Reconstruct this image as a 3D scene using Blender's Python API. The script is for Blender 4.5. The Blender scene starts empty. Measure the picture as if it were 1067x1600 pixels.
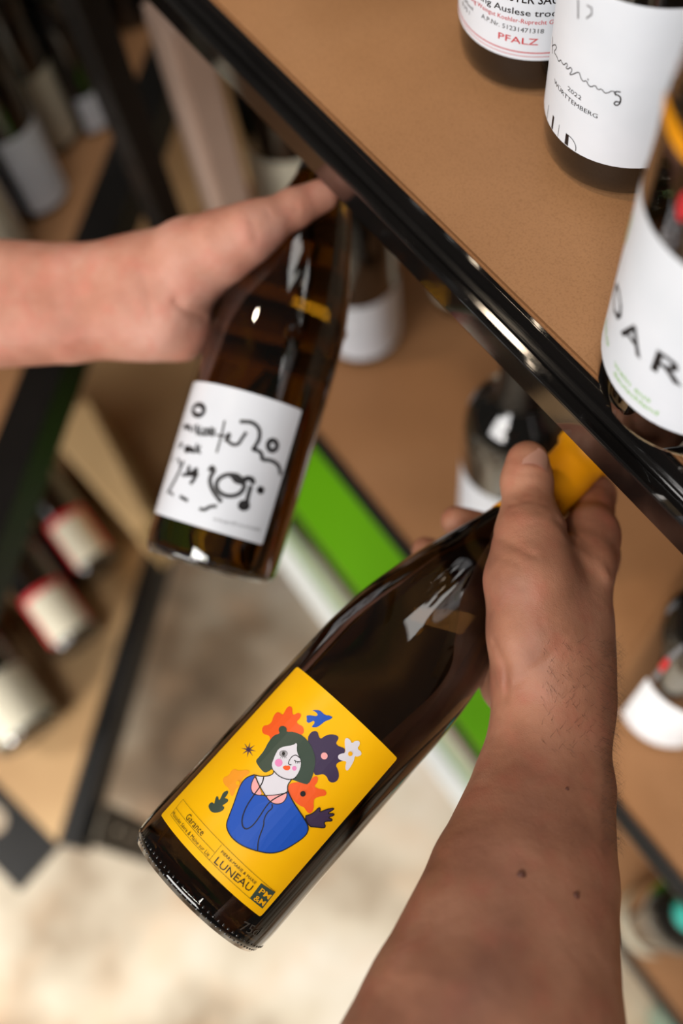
import bpy, bmesh, math, random
import numpy as np
from mathutils import Vector, Matrix

# ------------------------------------------------------------------ camera
# metres, z up, floor at z=0.  The photographer looks steeply down between two wine racks.
FPX, CX, CY, CAMH = 1500.0, 533.5, 800.0, 1.67
_n = np.array([157., 700., 1500.]); _n /= np.linalg.norm(_n)
_x = np.array([2163., 2728., -1500.]); _x -= _x.dot(_n) * _n; _x /= np.linalg.norm(_x)
_z = -_n; _y = np.cross(_z, _x)
RC = np.array([_x, _y, _z])                 # camera (x right, y down, z forward) -> world
EYE = np.array([0., 0., CAMH])
SC = bpy.context.scene
COL = SC.collection
cam_d = bpy.data.cameras.new('camera'); cam = bpy.data.objects.new('camera', cam_d); COL.objects.link(cam)
_M = RC @ np.diag([1., -1., -1.])
mw = Matrix([list(_M[0]) + [0], list(_M[1]) + [0], list(_M[2]) + [CAMH], [0, 0, 0, 1]])
cam.matrix_world = mw
cam_d.sensor_fit = 'VERTICAL'; cam_d.sensor_height = 36.0; cam_d.lens = FPX / 1600 * 36
cam_d.clip_start = 0.02; cam_d.clip_end = 50
cam_d.dof.use_dof = True; cam_d.dof.focus_distance = 0.44; cam_d.dof.aperture_fstop = 2.6
SC.camera = cam

# ------------------------------------------------------------------ world, lamps, exposure
SC.view_settings.view_transform = 'Standard'; SC.view_settings.look = 'None'
SC.view_settings.gamma = 1.0; SC.view_settings.use_curve_mapping = False
SC.view_settings.exposure = 0.0
SC.cycles.max_bounces = 10; SC.cycles.transmission_bounces = 8; SC.cycles.transparent_max_bounces = 8
SC.cycles.caustics_refractive = False; SC.cycles.caustics_reflective = False
SC.cycles.sample_clamp_indirect = 4.0
W = bpy.data.worlds.new('shop_ambient'); SC.world = W; W.use_nodes = True
W.node_tree.nodes['Background'].inputs[0].default_value = (1.0, 0.93, 0.84, 1)
W.node_tree.nodes['Background'].inputs[1].default_value = 0.06

def area(name, loc, target, sx, sy, power, col):
    d = bpy.data.lights.new(name, 'AREA'); d.shape = 'RECTANGLE'; d.size = sx; d.size_y = sy
    d.energy = power; d.color = col
    o = bpy.data.objects.new(name, d); COL.objects.link(o); o.location = loc
    o.rotation_euler = (Vector(target) - Vector(loc)).to_track_quat('-Z', 'Y').to_euler()
    return o
def spot(name, loc, target, power, col, size, blend, rad):
    d = bpy.data.lights.new(name, 'SPOT'); d.energy = power; d.color = col; d.spot_size = math.radians(size); d.spot_blend = blend; d.shadow_soft_size = rad
    o = bpy.data.objects.new(name, d); COL.objects.link(o); o.location = loc
    o.rotation_euler = (Vector(target) - Vector(loc)).to_track_quat('-Z', 'Y').to_euler()
    return o
area('daylight_window', (0.2, -2.5, 1.8), (-0.1, -0.3, 0.5), 1.8, 1.0, 60, (1.0, 0.97, 0.94))
area('overhead_light', (0.5, -1.0, 3.0), (0.0, 0.0, 1.2), 1.2, 0.25, 31, (1.0, 0.97, 0.93))
spot('shelf_spot_lamp', (-0.9, -0.35, 2.7), (-0.42, 0.30, 1.3), 26, (1.0, 0.80, 0.58), 38, .7, .06)
spot('doorway_daylight', (-1.1, -2.2, 2.5), (-0.08, -0.58, 0.0), 400, (1.0, 0.97, 0.92), 30, .9, .25)
spot('added_fill_spot', (0.6, -1.6, 1.55), (0.10, 0.28, 0.78), 150, (1.0, 0.90, 0.78), 22, .8, .10)  # unseen spot added to brighten the right of the middle shelf
spot('added_fill_spot', (0.1, -1.4, 1.2), (-0.70, -0.06, 0.44), 70, (1.0, 0.93, 0.82), 26, .8, .10)  # unseen spot added to light the tilted bottles and tan carton
area('overhead_light', (-0.58, 0.98, 2.95), (-0.58, 0.98, 0), 0.85, 0.8, 8.5, (1.0, 0.98, 0.94))  # bright panel added overhead for the top beam's ledge to reflect

# ------------------------------------------------------------------ geometry of the viewpoint (used to measure positions)
def ray(px, py): return np.array([(px - CX) / FPX, (py - CY) / FPX, 1.0])
def cam2w(c): return np.asarray(c) @ RC.T + EYE
def at_depth(px, py, d): return RC @ (ray(px, py) * d) + EYE
def at_z(px, py, z):
    r = RC @ ray(px, py); return r * ((z - CAMH) / r[2]) + EYE

# ------------------------------------------------------------------ helpers
def link(o, parent=None):
    COL.objects.link(o)
    if parent is not None: o.parent = parent
    return o
def tag(o, label=None, cat=None, group=None, kind=None):
    if label: o['label'] = label
    if cat: o['category'] = cat
    if group: o['group'] = group
    if kind: o['kind'] = kind
    return o
def empty(name, loc=(0, 0, 0), rot=None):
    o = bpy.data.objects.new(name, None); o.empty_display_size = .02
    if rot is not None: o.matrix_world = Matrix.Translation(loc) @ rot
    else: o.location = loc
    COL.objects.link(o); return o
def mesh_obj(name, verts, faces, mat, parent=None, smooth=False):
    me = bpy.data.meshes.new(name); me.from_pydata([tuple(v) for v in verts], [], faces); me.update()
    if mat: me.materials.append(mat)
    if smooth: me.polygons.foreach_set('use_smooth', [True] * len(me.polygons))
    return link(bpy.data.objects.new(name, me), parent)
def bm_obj(name, bm, mat, parent=None, smooth=False):
    me = bpy.data.meshes.new(name); bm.to_mesh(me); bm.free(); me.materials.append(mat)
    if smooth: me.polygons.foreach_set('use_smooth', [True] * len(me.polygons))
    return link(bpy.data.objects.new(name, me), parent)
def lathe(profile, seg=64):
    vs, fs = [], []
    n = len(profile)
    for i in range(seg):
        a = 2 * math.pi * i / seg; c, s = math.cos(a), math.sin(a)
        for r, z in profile: vs.append((r * c, r * s, z))
    for i in range(seg):
        j = (i + 1) % seg
        for k in range(n - 1): fs.append((i * n + k, j * n + k, j * n + k + 1, i * n + k + 1))
    if profile[0][0] > 1e-6: fs.append(tuple(i * n for i in range(seg))[::-1])
    if profile[-1][0] > 1e-6: fs.append(tuple(i * n + n - 1 for i in range(seg)))
    return vs, fs
def smooth_profile(pts, it=2):
    for _ in range(it):
        q = [pts[0]]
        for a, b in zip(pts[:-1], pts[1:]):
            q += [(a[0] * .75 + b[0] * .25, a[1] * .75 + b[1] * .25), (a[0] * .25 + b[0] * .75, a[1] * .25 + b[1] * .75)]
        q.append(pts[-1]); pts = q
    return pts
def prism(name, poly, z0, z1, mat, parent=None, bevel=0.0):
    bm = bmesh.new()
    vb = [bm.verts.new((p[0], p[1], z0)) for p in poly]; vt = [bm.verts.new((p[0], p[1], z1)) for p in poly]
    bm.faces.new(vb[::-1]); bm.faces.new(vt)
    for i in range(len(poly)):
        j = (i + 1) % len(poly); bm.faces.new((vb[i], vb[j], vt[j], vt[i]))
    bmesh.ops.recalc_face_normals(bm, faces=bm.faces)
    if bevel: bmesh.ops.bevel(bm, geom=bm.edges[:], offset=bevel, segments=2, affect='EDGES')
    return bm_obj(name, bm, mat, parent)
def extrude_profile(name, prof, p0, p1, out, mat, parent=None, bevel=0):
    """closed profile of (d, z): d metres outwards along `out`, swept from p0 to p1 (xyz)."""
    p0 = np.array(p0, float); p1 = np.array(p1, float); o = np.array([out[0], out[1], 0.])
    vs = [p0 + o * d + [0, 0, z] for d, z in prof] + [p1 + o * d + [0, 0, z] for d, z in prof]
    m = len(prof); bm = bmesh.new(); V = [bm.verts.new(v) for v in vs]
    for i in range(m):
        j = (i + 1) % m; bm.faces.new((V[i], V[j], V[m + j], V[m + i]))
    bm.faces.new(V[:m]); bm.faces.new(V[m:][::-1]); bmesh.ops.recalc_face_normals(bm, faces=bm.faces)
    if bevel:
        es = [e for e in bm.edges if abs((e.verts[0].co - e.verts[1].co).length - np.linalg.norm(p1 - p0)) < 1e-4]
        bmesh.ops.bevel(bm, geom=es, offset=bevel, segments=3, affect='EDGES', clamp_overlap=True)
    return bm_obj(name, bm, mat, parent)

# ------------------------------------------------------------------ materials
def lin(c):
    r = []
    for v in c:
        v /= 255.; r.append(v / 12.92 if v <= .04045 else ((v + .055) / 1.055) ** 2.4)
    return (*r, 1)
def mat(name, col, rough=.5, metal=0., spec=.5, coat=0., trans=0., ior=1.45):
    m = bpy.data.materials.new(name); m.use_nodes = True; b = m.node_tree.nodes['Principled BSDF']
    b.inputs['Base Color'].default_value = lin(col); b.inputs['Roughness'].default_value = rough
    b.inputs['Metallic'].default_value = metal; b.inputs['Specular IOR Level'].default_value = spec
    b.inputs['Coat Weight'].default_value = coat; b.inputs['Coat Roughness'].default_value = .03
    b.inputs['Transmission Weight'].default_value = trans; b.inputs['IOR'].default_value = ior
    return m
def noise_mat(name, stops, scale=8, detail=6, rough=.6, bump=0., bump_scale=None, spec=.4, coord='Object', second=None, stretch=None, bdist=.001):
    m = mat(name, (128, 128, 128), rough, spec=spec); nt = m.node_tree; b = nt.nodes['Principled BSDF']
    tc = nt.nodes.new('ShaderNodeTexCoord'); src = tc.outputs[coord]
    if stretch:
        mp = nt.nodes.new('ShaderNodeMapping'); mp.inputs['Scale'].default_value = stretch
        nt.links.new(src, mp.inputs[0]); src = mp.outputs[0]
    n = nt.nodes.new('ShaderNodeTexNoise'); n.inputs['Scale'].default_value = scale; n.inputs['Detail'].default_value = detail
    nt.links.new(src, n.inputs['Vector'])
    r = nt.nodes.new('ShaderNodeValToRGB'); el = r.color_ramp.elements
    el[0].position, el[0].color = stops[0][0], lin(stops[0][1]); el[1].position, el[1].color = stops[-1][0], lin(stops[-1][1])
    for p, c in stops[1:-1]:
        e = el.new(p); e.color = lin(c)
    nt.links.new(n.outputs['Fac'], r.inputs[0]); out = r.outputs[0]
    if second:   # (scale, amount, colour): fine speckle on top
        n2 = nt.nodes.new('ShaderNodeTexNoise'); n2.inputs['Scale'].default_value = second[0]; n2.inputs['Detail'].default_value = 3
        nt.links.new(src, n2.inputs['Vector'])
        rr = nt.nodes.new('ShaderNodeValToRGB'); rr.color_ramp.elements[0].position = .48; rr.color_ramp.elements[1].position = .72
        rr.color_ramp.elements[1].color = (second[1],) * 3 + (1,)
        nt.links.new(n2.outputs['Fac'], rr.inputs[0])
        mx = nt.nodes.new('ShaderNodeMix'); mx.data_type = 'RGBA'
        nt.links.new(rr.outputs[0], mx.inputs[0]); nt.links.new(out, mx.inputs[6]); mx.inputs[7].default_value = lin(second[2]); out = mx.outputs[2]
    nt.links.new(out, b.inputs['Base Color'])
    if bump:
        n3 = nt.nodes.new('ShaderNodeTexNoise'); n3.inputs['Scale'].default_value = bump_scale or scale * 4; n3.inputs['Detail'].default_value = 5
        nt.links.new(src, n3.inputs['Vector'])
        bp = nt.nodes.new('ShaderNodeBump'); bp.inputs['Strength'].default_value = bump; bp.inputs['Distance'].default_value = bdist
        nt.links.new(n3.outputs['Fac'], bp.inputs['Height']); nt.links.new(bp.outputs[0], b.inputs['Normal'])
    return m

MDF = noise_mat('fibreboard', [(.3, (156, 112, 74)), (.55, (170, 124, 84)), (.8, (184, 138, 98))], 6, 8, .55, .25, 400, second=(900, .35, (120, 80, 50)), bdist=.0004)
MDF_PALE = noise_mat('pale_fibreboard', [(.3, (176, 140, 98)), (.7, (200, 165, 120))], 5, 6, .6)
CARD = noise_mat('cardboard', [(.3, (190, 158, 112)), (.7, (206, 176, 130))], 4, 4, .7)
BLACK = noise_mat('black_gloss_paint', [(.3, (12, 11, 11)), (.7, (20, 18, 17))], 10, 4, .08, .05, 250, spec=.6, bdist=.0003)
BLACK.node_tree.nodes['Principled BSDF'].inputs['Coat Weight'].default_value = .8
BLACK_DULL = noise_mat('black_dull_paint', [(.3, (14, 13, 12)), (.7, (24, 22, 20))], 10, 4, .45)
FLOORM = noise_mat('worn_stone_floor', [(.32, (92, 74, 56)), (.43, (150, 130, 106)), (.53, (210, 198, 176)), (.68, (236, 229, 215))], 2.6, 5, .7, .3, 30, second=(9, .45, (222, 184, 146)), bdist=.004)
GREEN = noise_mat('lime_green_board', [(.3, (98, 170, 8)), (.7, (108, 182, 12))], 3, 3, .5)
PALEGREEN = mat('pale_green_reflection', (176, 196, 160), .35)
WHITE_GLARE = mat('white_glare', (236, 240, 238), .25)
WALLM = noise_mat('plaster', [(.3, (150, 130, 108)), (.7, (170, 150, 126))], 3, 4, .8)
def glass(name, tint, rough=.015, ior=1.42):
    m = mat(name, (10, 10, 10), rough, spec=.5, coat=.7, trans=1.0, ior=ior)
    m.node_tree.nodes['Principled BSDF'].inputs['Base Color'].default_value = (*tint, 1); return m
G_AMBER = glass('amber_glass', (.030, .013, .003))
G_OLIVE = glass('olive_gold_glass', (.13, .058, .002))
G_DARK = glass('dark_brown_glass', (.12, .085, .05))
G_BLACK = mat('near_black_glass', (12, 11, 9), .06, spec=.6, coat=1.0)
G_GREEN = glass('dark_green_glass', (.08, .17, .11))
G_TEAL = mat('teal_glass', (0, 150, 138), .1, spec=.6, coat=.8)
PAPER = noise_mat('white_label_paper', [(.3, (216, 222, 230)), (.7, (224, 229, 237))], 30, 3, .42)
PAPER_GLOSS = noise_mat('white_gloss_paper', [(.3, (214, 218, 226)), (.7, (220, 224, 232))], 30, 3, .22, spec=.8)
PAPER_CREAM = noise_mat('cream_label_paper', [(.3, (196, 190, 170)), (.7, (208, 202, 182))], 30, 3, .5)
PAPER_PINK = noise_mat('pinkish_carton', [(.3, (172, 146, 130)), (.7, (184, 158, 142))], 10, 3, .6)
def ink(name, c, rough=.42): return mat(name, c, rough)
YELLOW = noise_mat('yellow_label_paper', [(.3, (252, 186, 6)), (.7, (255, 194, 12))], 40, 3, .36, .1, 900, bdist=.0001)
YELLOWCAP = mat('yellow_capsule_foil', (222, 146, 4), .42)
I_ORANGE, I_GREEN, I_PURPLE = ink('orange_ink', (246, 96, 36)), ink('dark_green_ink', (58, 74, 62)), ink('purple_ink', (66, 52, 82))
I_BLUE, I_PINK, I_HOT = ink('blue_ink', (24, 82, 186)), ink('pink_ink', (246, 172, 172)), ink('cheek_ink', (236, 140, 192))
I_WHITE, I_BLACK, I_FAINT = ink('white_ink', (226, 222, 230)), ink('black_ink', (26, 24, 26)), ink('pale_orange_ink', (250, 160, 40))
I_RED, I_LIME, I_GREY, I_YEL = ink('red_ink', (196, 40, 48)), ink('light_green_ink', (150, 196, 120)), ink('grey_ink', (110, 110, 114)), ink('yellow_ink', (250, 180, 8))
CAP = {'black': mat('black_foil', (18, 17, 18), .35), 'teal': mat('teal_foil', (20, 110, 100), .35), 'blue': mat('blue_grey_foil', (110, 130, 165), .4),
       'red': mat('red_foil', (190, 26, 20), .3), 'silver': mat('silver_foil', (170, 170, 175), .3, .6), 'yellow': YELLOWCAP, 'turquoise': mat('turquoise_foil', (10, 170, 160), .35),
       'bottlegreen': mat('green_foil', (10, 70, 45), .35)}

# ------------------------------------------------------------------ setting
mesh_obj('floor', [(-5, -4, 0), (3, -4, 0), (3, 3, 0), (-5, 3, 0)], [(0, 1, 2, 3)], FLOORM)['kind'] = 'structure'
w = prism('wall_back', [(-5, 1.7), (3, 1.7), (3, 1.78), (-5, 1.78)], 0, 3.2, WALLM); w['kind'] = 'structure'

# ------------------------------------------------------------------ main shelving rack (front edge runs along x at y = YF)
YF, YB = .1966, .80
Z1, Z2, Z3 = CAMH - .367, CAMH - .857, CAMH - 1.347
XA, XB = -.80, .75
rack = tag(empty('shelving_rack', (-.9, .5, 0)), 'long wine rack with glossy black beams and brown boards, filling the right side', 'shelf rack')
def child(o, par):
    o.parent = par; o.matrix_parent_inverse = par.matrix_world.inverted() if par.matrix_world != Matrix() else Matrix.Translation(-Vector(par.location)); return o
def beam(name, x0, x1, z, matl, par, k=1.0):
    # stepped beam: lip, inner ledge, bead, flat step, front face, bottom return
    prof = [(.0008, .0008), (.0030, .0008), (.0036, -.0110), (.0056, -.0118), (.0061, -.0146), (.0067, -.0134), (.0122, -.0134),
            (.0129, -.0148), (.0129, -.0338), (.0120, -.0350), (.0008, -.0350)]
    prof = [(d * (1 if k == 1 else .75), q * (k if q < -.02 else 1)) for d, q in prof]
    o = child(extrude_profile(name, prof, (x0, YF, z), (x1, YF, z), (0, -1), matl, None, .00045), par)
    return o
for z, m in ((Z1, MDF), (Z2, MDF), (Z3, MDF)):
    child(prism('shelf_board', [(XA, YF), (XB, YF), (XB, YB), (XA, YB)], z - .018, z, m, None, .0022), rack)
beam('shelf_beam', XA, XB, Z1, BLACK, rack); beam('shelf_beam', XA, XB, Z2, BLACK_DULL, rack, .6)
beam('shelf_beam', XA, XB, Z3, BLACK_DULL, rack, .6)
def angle_post(base, u, m, wdt, z0, z1, r=.006, step=.05):
    """perforated angle post: a plate with a column of round holes plus a folded return"""
    bm = bmesh.new(); es = []; base = np.array(base); u = np.array(u); m = np.array(m)
    def P(a, z): q = base + u * a; return (q[0], q[1], z)
    vs = [bm.verts.new(P(a, z)) for a, z in ((0, z0), (wdt, z0), (wdt, z1), (0, z1))]
    es += [bm.edges.new((vs[i], vs[(i + 1) % 4])) for i in range(4)]
    z = z0 + .06
    while z < z1 - .04:
        vs = [bm.verts.new(P(wdt / 2 + r * math.cos(t), z + r * 1.4 * math.sin(t))) for t in np.linspace(0, 2 * math.pi, 13)[:-1]]
        es += [bm.edges.new((vs[i], vs[(i + 1) % 12])) for i in range(12)]; z += step
    bmesh.ops.triangle_fill(bm, edges=es, use_beauty=True)
    r_ = bmesh.ops.extrude_face_region(bm, geom=bm.faces[:])
    bmesh.ops.translate(bm, verts=[v for v in r_['geom'] if isinstance(v, bmesh.types.BMVert)], vec=Vector((*(m * .003), 0)))
    q = [base, base + u * .003, base + u * .003 + m * .04, base + m * .04]
    b_ = [bm.verts.new((*p_, z0)) for p_ in q]; t_ = [bm.verts.new((*p_, z1)) for p_ in q]
    bm.faces.new(b_); bm.faces.new(t_)
    for i in range(4): bm.faces.new((b_[i], b_[(i + 1) % 4], t_[(i + 1) % 4], t_[i]))
    bmesh.ops.recalc_face_normals(bm, faces=bm.faces)
    return bm_obj('post', bm, BLACK_DULL)
for x in (XA + .062, XB - .045):
    for y, my in ((YF - .0215, 1), (YB + .004, -1)):
        child(angle_post((x, y), (1, 0), (0, my), .058, 0, 1.9), rack)

# lime green board lying on the lowest shelf; beam glare put in as pale strips
gx0, gx1 = XA + .05, at_z(850, 1300, Z3)[0]
gb = tag(empty('display_board', ((gx0 + gx1) / 2, .4, Z3)), 'lime green display board with painted white glare along its front, on the lowest shelf', 'display board')
child(prism('panel', [(gx0, YF + .002), (gx1, YF + .002), (gx1, .7), (gx0, .7)], Z3 + .0005, Z3 + .012, GREEN, None, .001), gb)
child(extrude_profile('reflection_strip', [(.0196, -.012), (.036, -.014), (.036, -.018), (.0196, -.018)], (gx0, YF, Z3), (gx1, YF, Z3), (0, -1), PALEGREEN), gb)  # greenish reflection of the beam, put in as a pale strip
child(extrude_profile('front_rail_or_glare', [(.0365, -.012), (.062, -.016), (.062, -.034), (.0365, -.034)], (gx0, YF, Z3), (gx1, YF, Z3), (0, -1), WHITE_GLARE, None, .002), gb)  # glare on the glossy beam, put in as a white strip

# ------------------------------------------------------------------ left rack (front edge turned about 45 degrees, angled end)
LZ1, LZ2 = .35, .835
LC = np.array([-.4066, -.3355]); LU = np.array([-.6903, .7235]); LM = np.array([-.7235, -.6903])
LS = np.array([-.181, -.048]); LS /= np.linalg.norm(LS)
FAR = LC + LU * 1.55
lrack = tag(empty('shelving_rack', (*(LC + LU * .7 + LM * .25), 0)), 'black framed wine rack with slotted end rail, behind the arm on the left', 'shelf rack')
poly = [LC, FAR, FAR + LM * .62, LC + LS * .75 + LM * .02]
LCu = LC + LU * .10
polyU = [LCu, FAR, FAR + LM * .62, LCu + LS * .75]
child(prism('shelf_board', poly, LZ1 - .018, LZ1, MDF_PALE), lrack)
child(prism('shelf_board', polyU, LZ2 - .018, LZ2, MDF), lrack)
child(prism('shelf_board', polyU, 1.30, 1.318, MDF), lrack)  # unseen upper board, added to shade the shelf below it
rp = [(-.001, .006), (.030, .006), (.030, -.045), (-.001, -.045)]
out = -LM
child(extrude_profile('front_rail_or_glare', rp, (*LC, LZ1), (*FAR, LZ1), out, BLACK_DULL, None, .001), lrack)
child(extrude_profile('front_rail_or_glare', [(-.001, .006), (.045, .006), (.045, -.045), (-.001, -.045)], (*LCu, LZ2), (*FAR, LZ2), out, BLACK_DULL, None, .001), lrack)
# end rail: flat slotted bar with a rounded hand hole
def slotted_rail():
    o = np.array([-LS[1], LS[0]]); o = o if o @ (-LU) > 0 else -o
    L, wd, t = .72, .075, .02
    slots = [(.075, .155), (.26, .34), (.45, .53)]
    bm = bmesh.new()
    outer = [(0, 0), (L, 0), (L, wd), (0, wd)]
    def P(s, d, z): q = LC + LS * s + o * d; return (q[0], q[1], LZ1 + z)
    rings = [outer]
    for a, b in slots:
        r = .017; c = wd / 2; ring = []
        for k in range(9): t_ = math.pi / 2 + math.pi * k / 8; ring.append((a + r + r * math.cos(t_), c + r * math.sin(t_)))
        for k in range(9): t_ = -math.pi / 2 + math.pi * k / 8; ring.append((b - r + r * math.cos(t_), c + r * math.sin(t_)))
        rings.append(ring)
    es = []
    for ring in rings:
        vs = [bm.verts.new(P(s, d, 0)) for s, d in ring]
        es += [bm.edges.new((vs[i], vs[(i + 1) % len(vs)])) for i in range(len(vs))]
    bmesh.ops.triangle_fill(bm, edges=es, use_beauty=True)
    r = bmesh.ops.extrude_face_region(bm, geom=bm.faces[:])
    bmesh.ops.translate(bm, verts=[v for v in r['geom'] if isinstance(v, bmesh.types.BMVert)], vec=(0, 0, -.012))
    bmesh.ops.recalc_face_normals(bm, faces=bm.faces)
    return bm_obj('end_rail', bm, BLACK_DULL)
child(slotted_rail(), lrack)
child(angle_post(LC + LU * .01 - LM * .046, LU, LM, .055, 0, LZ1 - .012), lrack)
child(angle_post(LC + LU * 1.48 - LM * .046, LU, LM, .055, 0, 1.75), lrack)
q = LC + LS * .7
child(prism('post', [q, q + LS * .04, q + LS * .04 + LU * .04, q + LU * .04], 0, 1.75, BLACK_DULL), lrack)

# ------------------------------------------------------------------ bottles
PROFILES = {
 'burgundy': [(.0, .004), (.20, .006), (.55, .008), (.80, .003), (.93, .0), (.985, .004), (1.0, .012), (1.0, .02), (1.0, .05), (1.0, .10), (1.0, .138), (.985, .152),
              (.94, .168), (.86, .184), (.765, .2), (.62, .22), (.48, .237), (.375, .252), (.345, .262), (.338, .295), (.338, .300), (.37, .301), (.37, .306), (.33, .309), (.25, .31), (0, .31)],
 'bordeaux': [(.0, .004), (.55, .008), (.93, .0), (.985, .004), (1.0, .012), (1.0, .02), (1.0, .10), (1.0, .185), (.97, .200), (.85, .214), (.6, .226), (.44, .236), (.38, .25), (.37, .29), (.40, .291), (.40, .297), (.35, .3), (0, .3)],
 'flute': [(.0, .004), (.55, .008), (.93, .0), (.985, .004), (1.0, .012), (1.0, .02), (1.0, .09), (1.0, .125), (.97, .155), (.86, .19), (.7, .225), (.52, .265), (.40, .30), (.36, .325), (.36, .335), (.39, .336), (.39, .342), (.35, .345), (0, .345)]}
_cache = {}
def glass_mesh(kind, R, m, hs=1.0):
    k = (kind, R, m.name, hs)
    if k not in _cache:
        pr = [(r * R, z * hs) for r, z in PROFILES[kind]]
        core = pr[:5] + smooth_profile(pr[5:-6], 2) + pr[-6:]
        vs, fs = lathe(core, 72); me = bpy.data.meshes.new('glass_body'); me.from_pydata(vs, [], fs); me.update(); me.materials.append(m)
        me.polygons.foreach_set('use_smooth', [True] * len(me.polygons)); _cache[k] = me
    return _cache[k]
def radius_at(kind, R, z, hs=1.0):
    pr = PROFILES[kind]; zz = [p[1] * hs for p in pr[6:]]; rr = [p[0] * R for p in pr[6:]]
    return float(np.interp(z, zz, rr))

class Bottle:
    def __init__(self, name, loc, axis=(0, 0, 1), R=.041, kind='burgundy', glassm=None, cap='black', capz=.235, hs=1.0):
        z = Vector(axis).normalized(); x = Vector((1, 0, 0)) if abs(z.z) > .9999 else Vector((0, 0, 1)).cross(z).normalized()
        y = z.cross(x)
        M = Matrix((x, y, z)).transposed().to_4x4()
        self.o = empty(name, loc, M); self.M = Matrix.Translation(loc) @ M; self.Mi = self.M.inverted()
        self.R = R; self.kind = kind; self.hs = hs
        g = link(bpy.data.objects.new('glass_body', glass_mesh(kind, R, glassm or G_DARK, hs)), self.o)
        self.glass = g
        if cap:
            zs = list(np.linspace(capz * hs, .3 * hs if kind != 'flute' else .335 * hs, 8)); top = PROFILES[kind][-1][1] * hs
            pr = [(radius_at(kind, R, capz * hs, hs), capz * hs)] + [(radius_at(kind, R, q, hs) + .0006, q) for q in zs]
            pr += [(R * .41, zs[-1] + .001), (R * .41, top - .002), (R * .36, top + .001), (0, top + .001)]
            vs, fs = lathe(pr, 40); mesh_obj('capsule', vs, fs, CAP[cap], self.o, True)
    def uv(self, px, py):
        """where the line of sight through a measured point of the photo meets this bottle's side: (theta, height)"""
        o = self.Mi @ Vector(EYE); d = (self.Mi.to_3x3() @ Vector(RC @ ray(px, py)))
        a = d.x ** 2 + d.y ** 2; b = 2 * (o.x * d.x + o.y * d.y); c = o.x ** 2 + o.y ** 2 - self.R ** 2
        D = b * b - 4 * a * c; t = (-b - math.sqrt(max(D, 0))) / (2 * a)
        p = o + d * t; return math.atan2(p.y, p.x), p.z
    def facing(self, h=.06):
        o = self.Mi @ Vector(EYE); return math.atan2(o.y, o.x)
    def uvl(self, pts):
        out = []; ref = self.facing()
        for p in pts:
            t, v = self.uv(*p); t = (t - ref + math.pi) % (2 * math.pi) - math.pi + ref; out.append((t * self.R, v))
        return out
    def P(self, u, v, off):
        r = radius_at(self.kind, self.R, v, self.hs) + off if v > .1 * self.hs else self.R + off
        return (r * math.cos(u / self.R), r * math.sin(u / self.R), v)
    def wrap_poly(self, loops, off, bm, res=.004):
        """fills (u,v) loops, cuts them finely along u and bends them round the bottle"""
        for loop in loops:
            t = bmesh.new(); vs = [t.verts.new((u, v, 0)) for u, v in loop]
            es = [t.edges.new((vs[i], vs[(i + 1) % len(vs)])) for i in range(len(vs))]
            bmesh.ops.triangle_fill(t, edges=es, use_beauty=True)
            us = [p[0] for p in loop]; k = math.ceil(min(us) / res)
            while k * res < max(us):
                bmesh.ops.bisect_plane(t, geom=t.verts[:] + t.edges[:] + t.faces[:], plane_co=(k * res, 0, 0), plane_no=(1, 0, 0)); k += 1
            vv = [p[1] for p in loop]
            if max(vv) > .135 * self.hs:
                k = math.ceil(min(vv) / .006)
                while k * .006 < max(vv):
                    bmesh.ops.bisect_plane(t, geom=t.verts[:] + t.edges[:] + t.faces[:], plane_co=(0, k * .006, 0), plane_no=(0, 1, 0)); k += 1
            mp = {}
            for v in t.verts: mp[v] = bm.verts.new(self.P(v.co.x, v.co.y, off))
            for f in t.faces:
                cs = [mp[v] for v in f.verts]
                if f.normal.z < 0: cs.reverse()
                try: bm.faces.new(cs)
                except ValueError: pass
            t.free()
    def sheet(self, name, loop, m, off=.0002, parent=None):
        bm = bmesh.new(); self.wrap_poly([loop], off, bm)
        bmesh.ops.remove_doubles(bm, verts=bm.verts[:], dist=1e-6)
        o = bm_obj(name, bm, m, parent or self.o, True); return o
    def label(self, u0, u1, v0, v1, m, rc=.0015, off=.0002, name='label'):
        L = []
        for cx, cy, a0 in ((u1 - rc, v0 + rc, -90), (u1 - rc, v1 - rc, 0), (u0 + rc, v1 - rc, 90), (u0 + rc, v0 + rc, 180)):
            for k in range(5): a = math.radians(a0 + 22.5 * k); L.append((cx + rc * math.cos(a), cy + rc * math.sin(a)))
        # thickness: front sheet plus rim
        o = self.sheet(name, L, m, off); return o
    def stroke_loops(self, pts, w, closed=False):
        loops = []; n = len(pts)
        for i in range(n if closed else n - 1):
            a = np.array(pts[i]); b = np.array(pts[(i + 1) % n]); d = b - a; L = np.linalg.norm(d)
            if L < 1e-7: continue
            d /= L; p = np.array([-d[1], d[0]]) * w / 2; e = d * w * .3
            loops.append([tuple(a - p - e), tuple(b - p + e), tuple(b + p + e), tuple(a + p - e)])
        return loops
    def text(self, s, A, B, h, off, bm, bold=0., fit=True):
        """text along baseline A->B given in (u,v); glyph height h; width fitted to |AB|"""
        cu = bpy.data.curves.new('t', 'FONT'); cu.body = s; cu.size = 1.0; cu.offset = bold; cu.resolution_u = 2
        ob = bpy.data.objects.new('t', cu); COL.objects.link(ob)
        dg = bpy.context.evaluated_depsgraph_get(); me = bpy.data.meshes.new_from_object(ob.evaluated_get(dg))
        co = np.array([v.co[:2] for v in me.vertices]); A = np.array(A); B = np.array(B); d = B - A; L = np.linalg.norm(d); d /= L
        p = np.array([-d[1], d[0]]); x0, x1 = co[:, 0].min(), co[:, 0].max(); sx = L / (x1 - x0); sy = h / .70
        q = A + np.outer((co[:, 0] - x0) * sx, d) + np.outer(co[:, 1] * sy, p)
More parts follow.
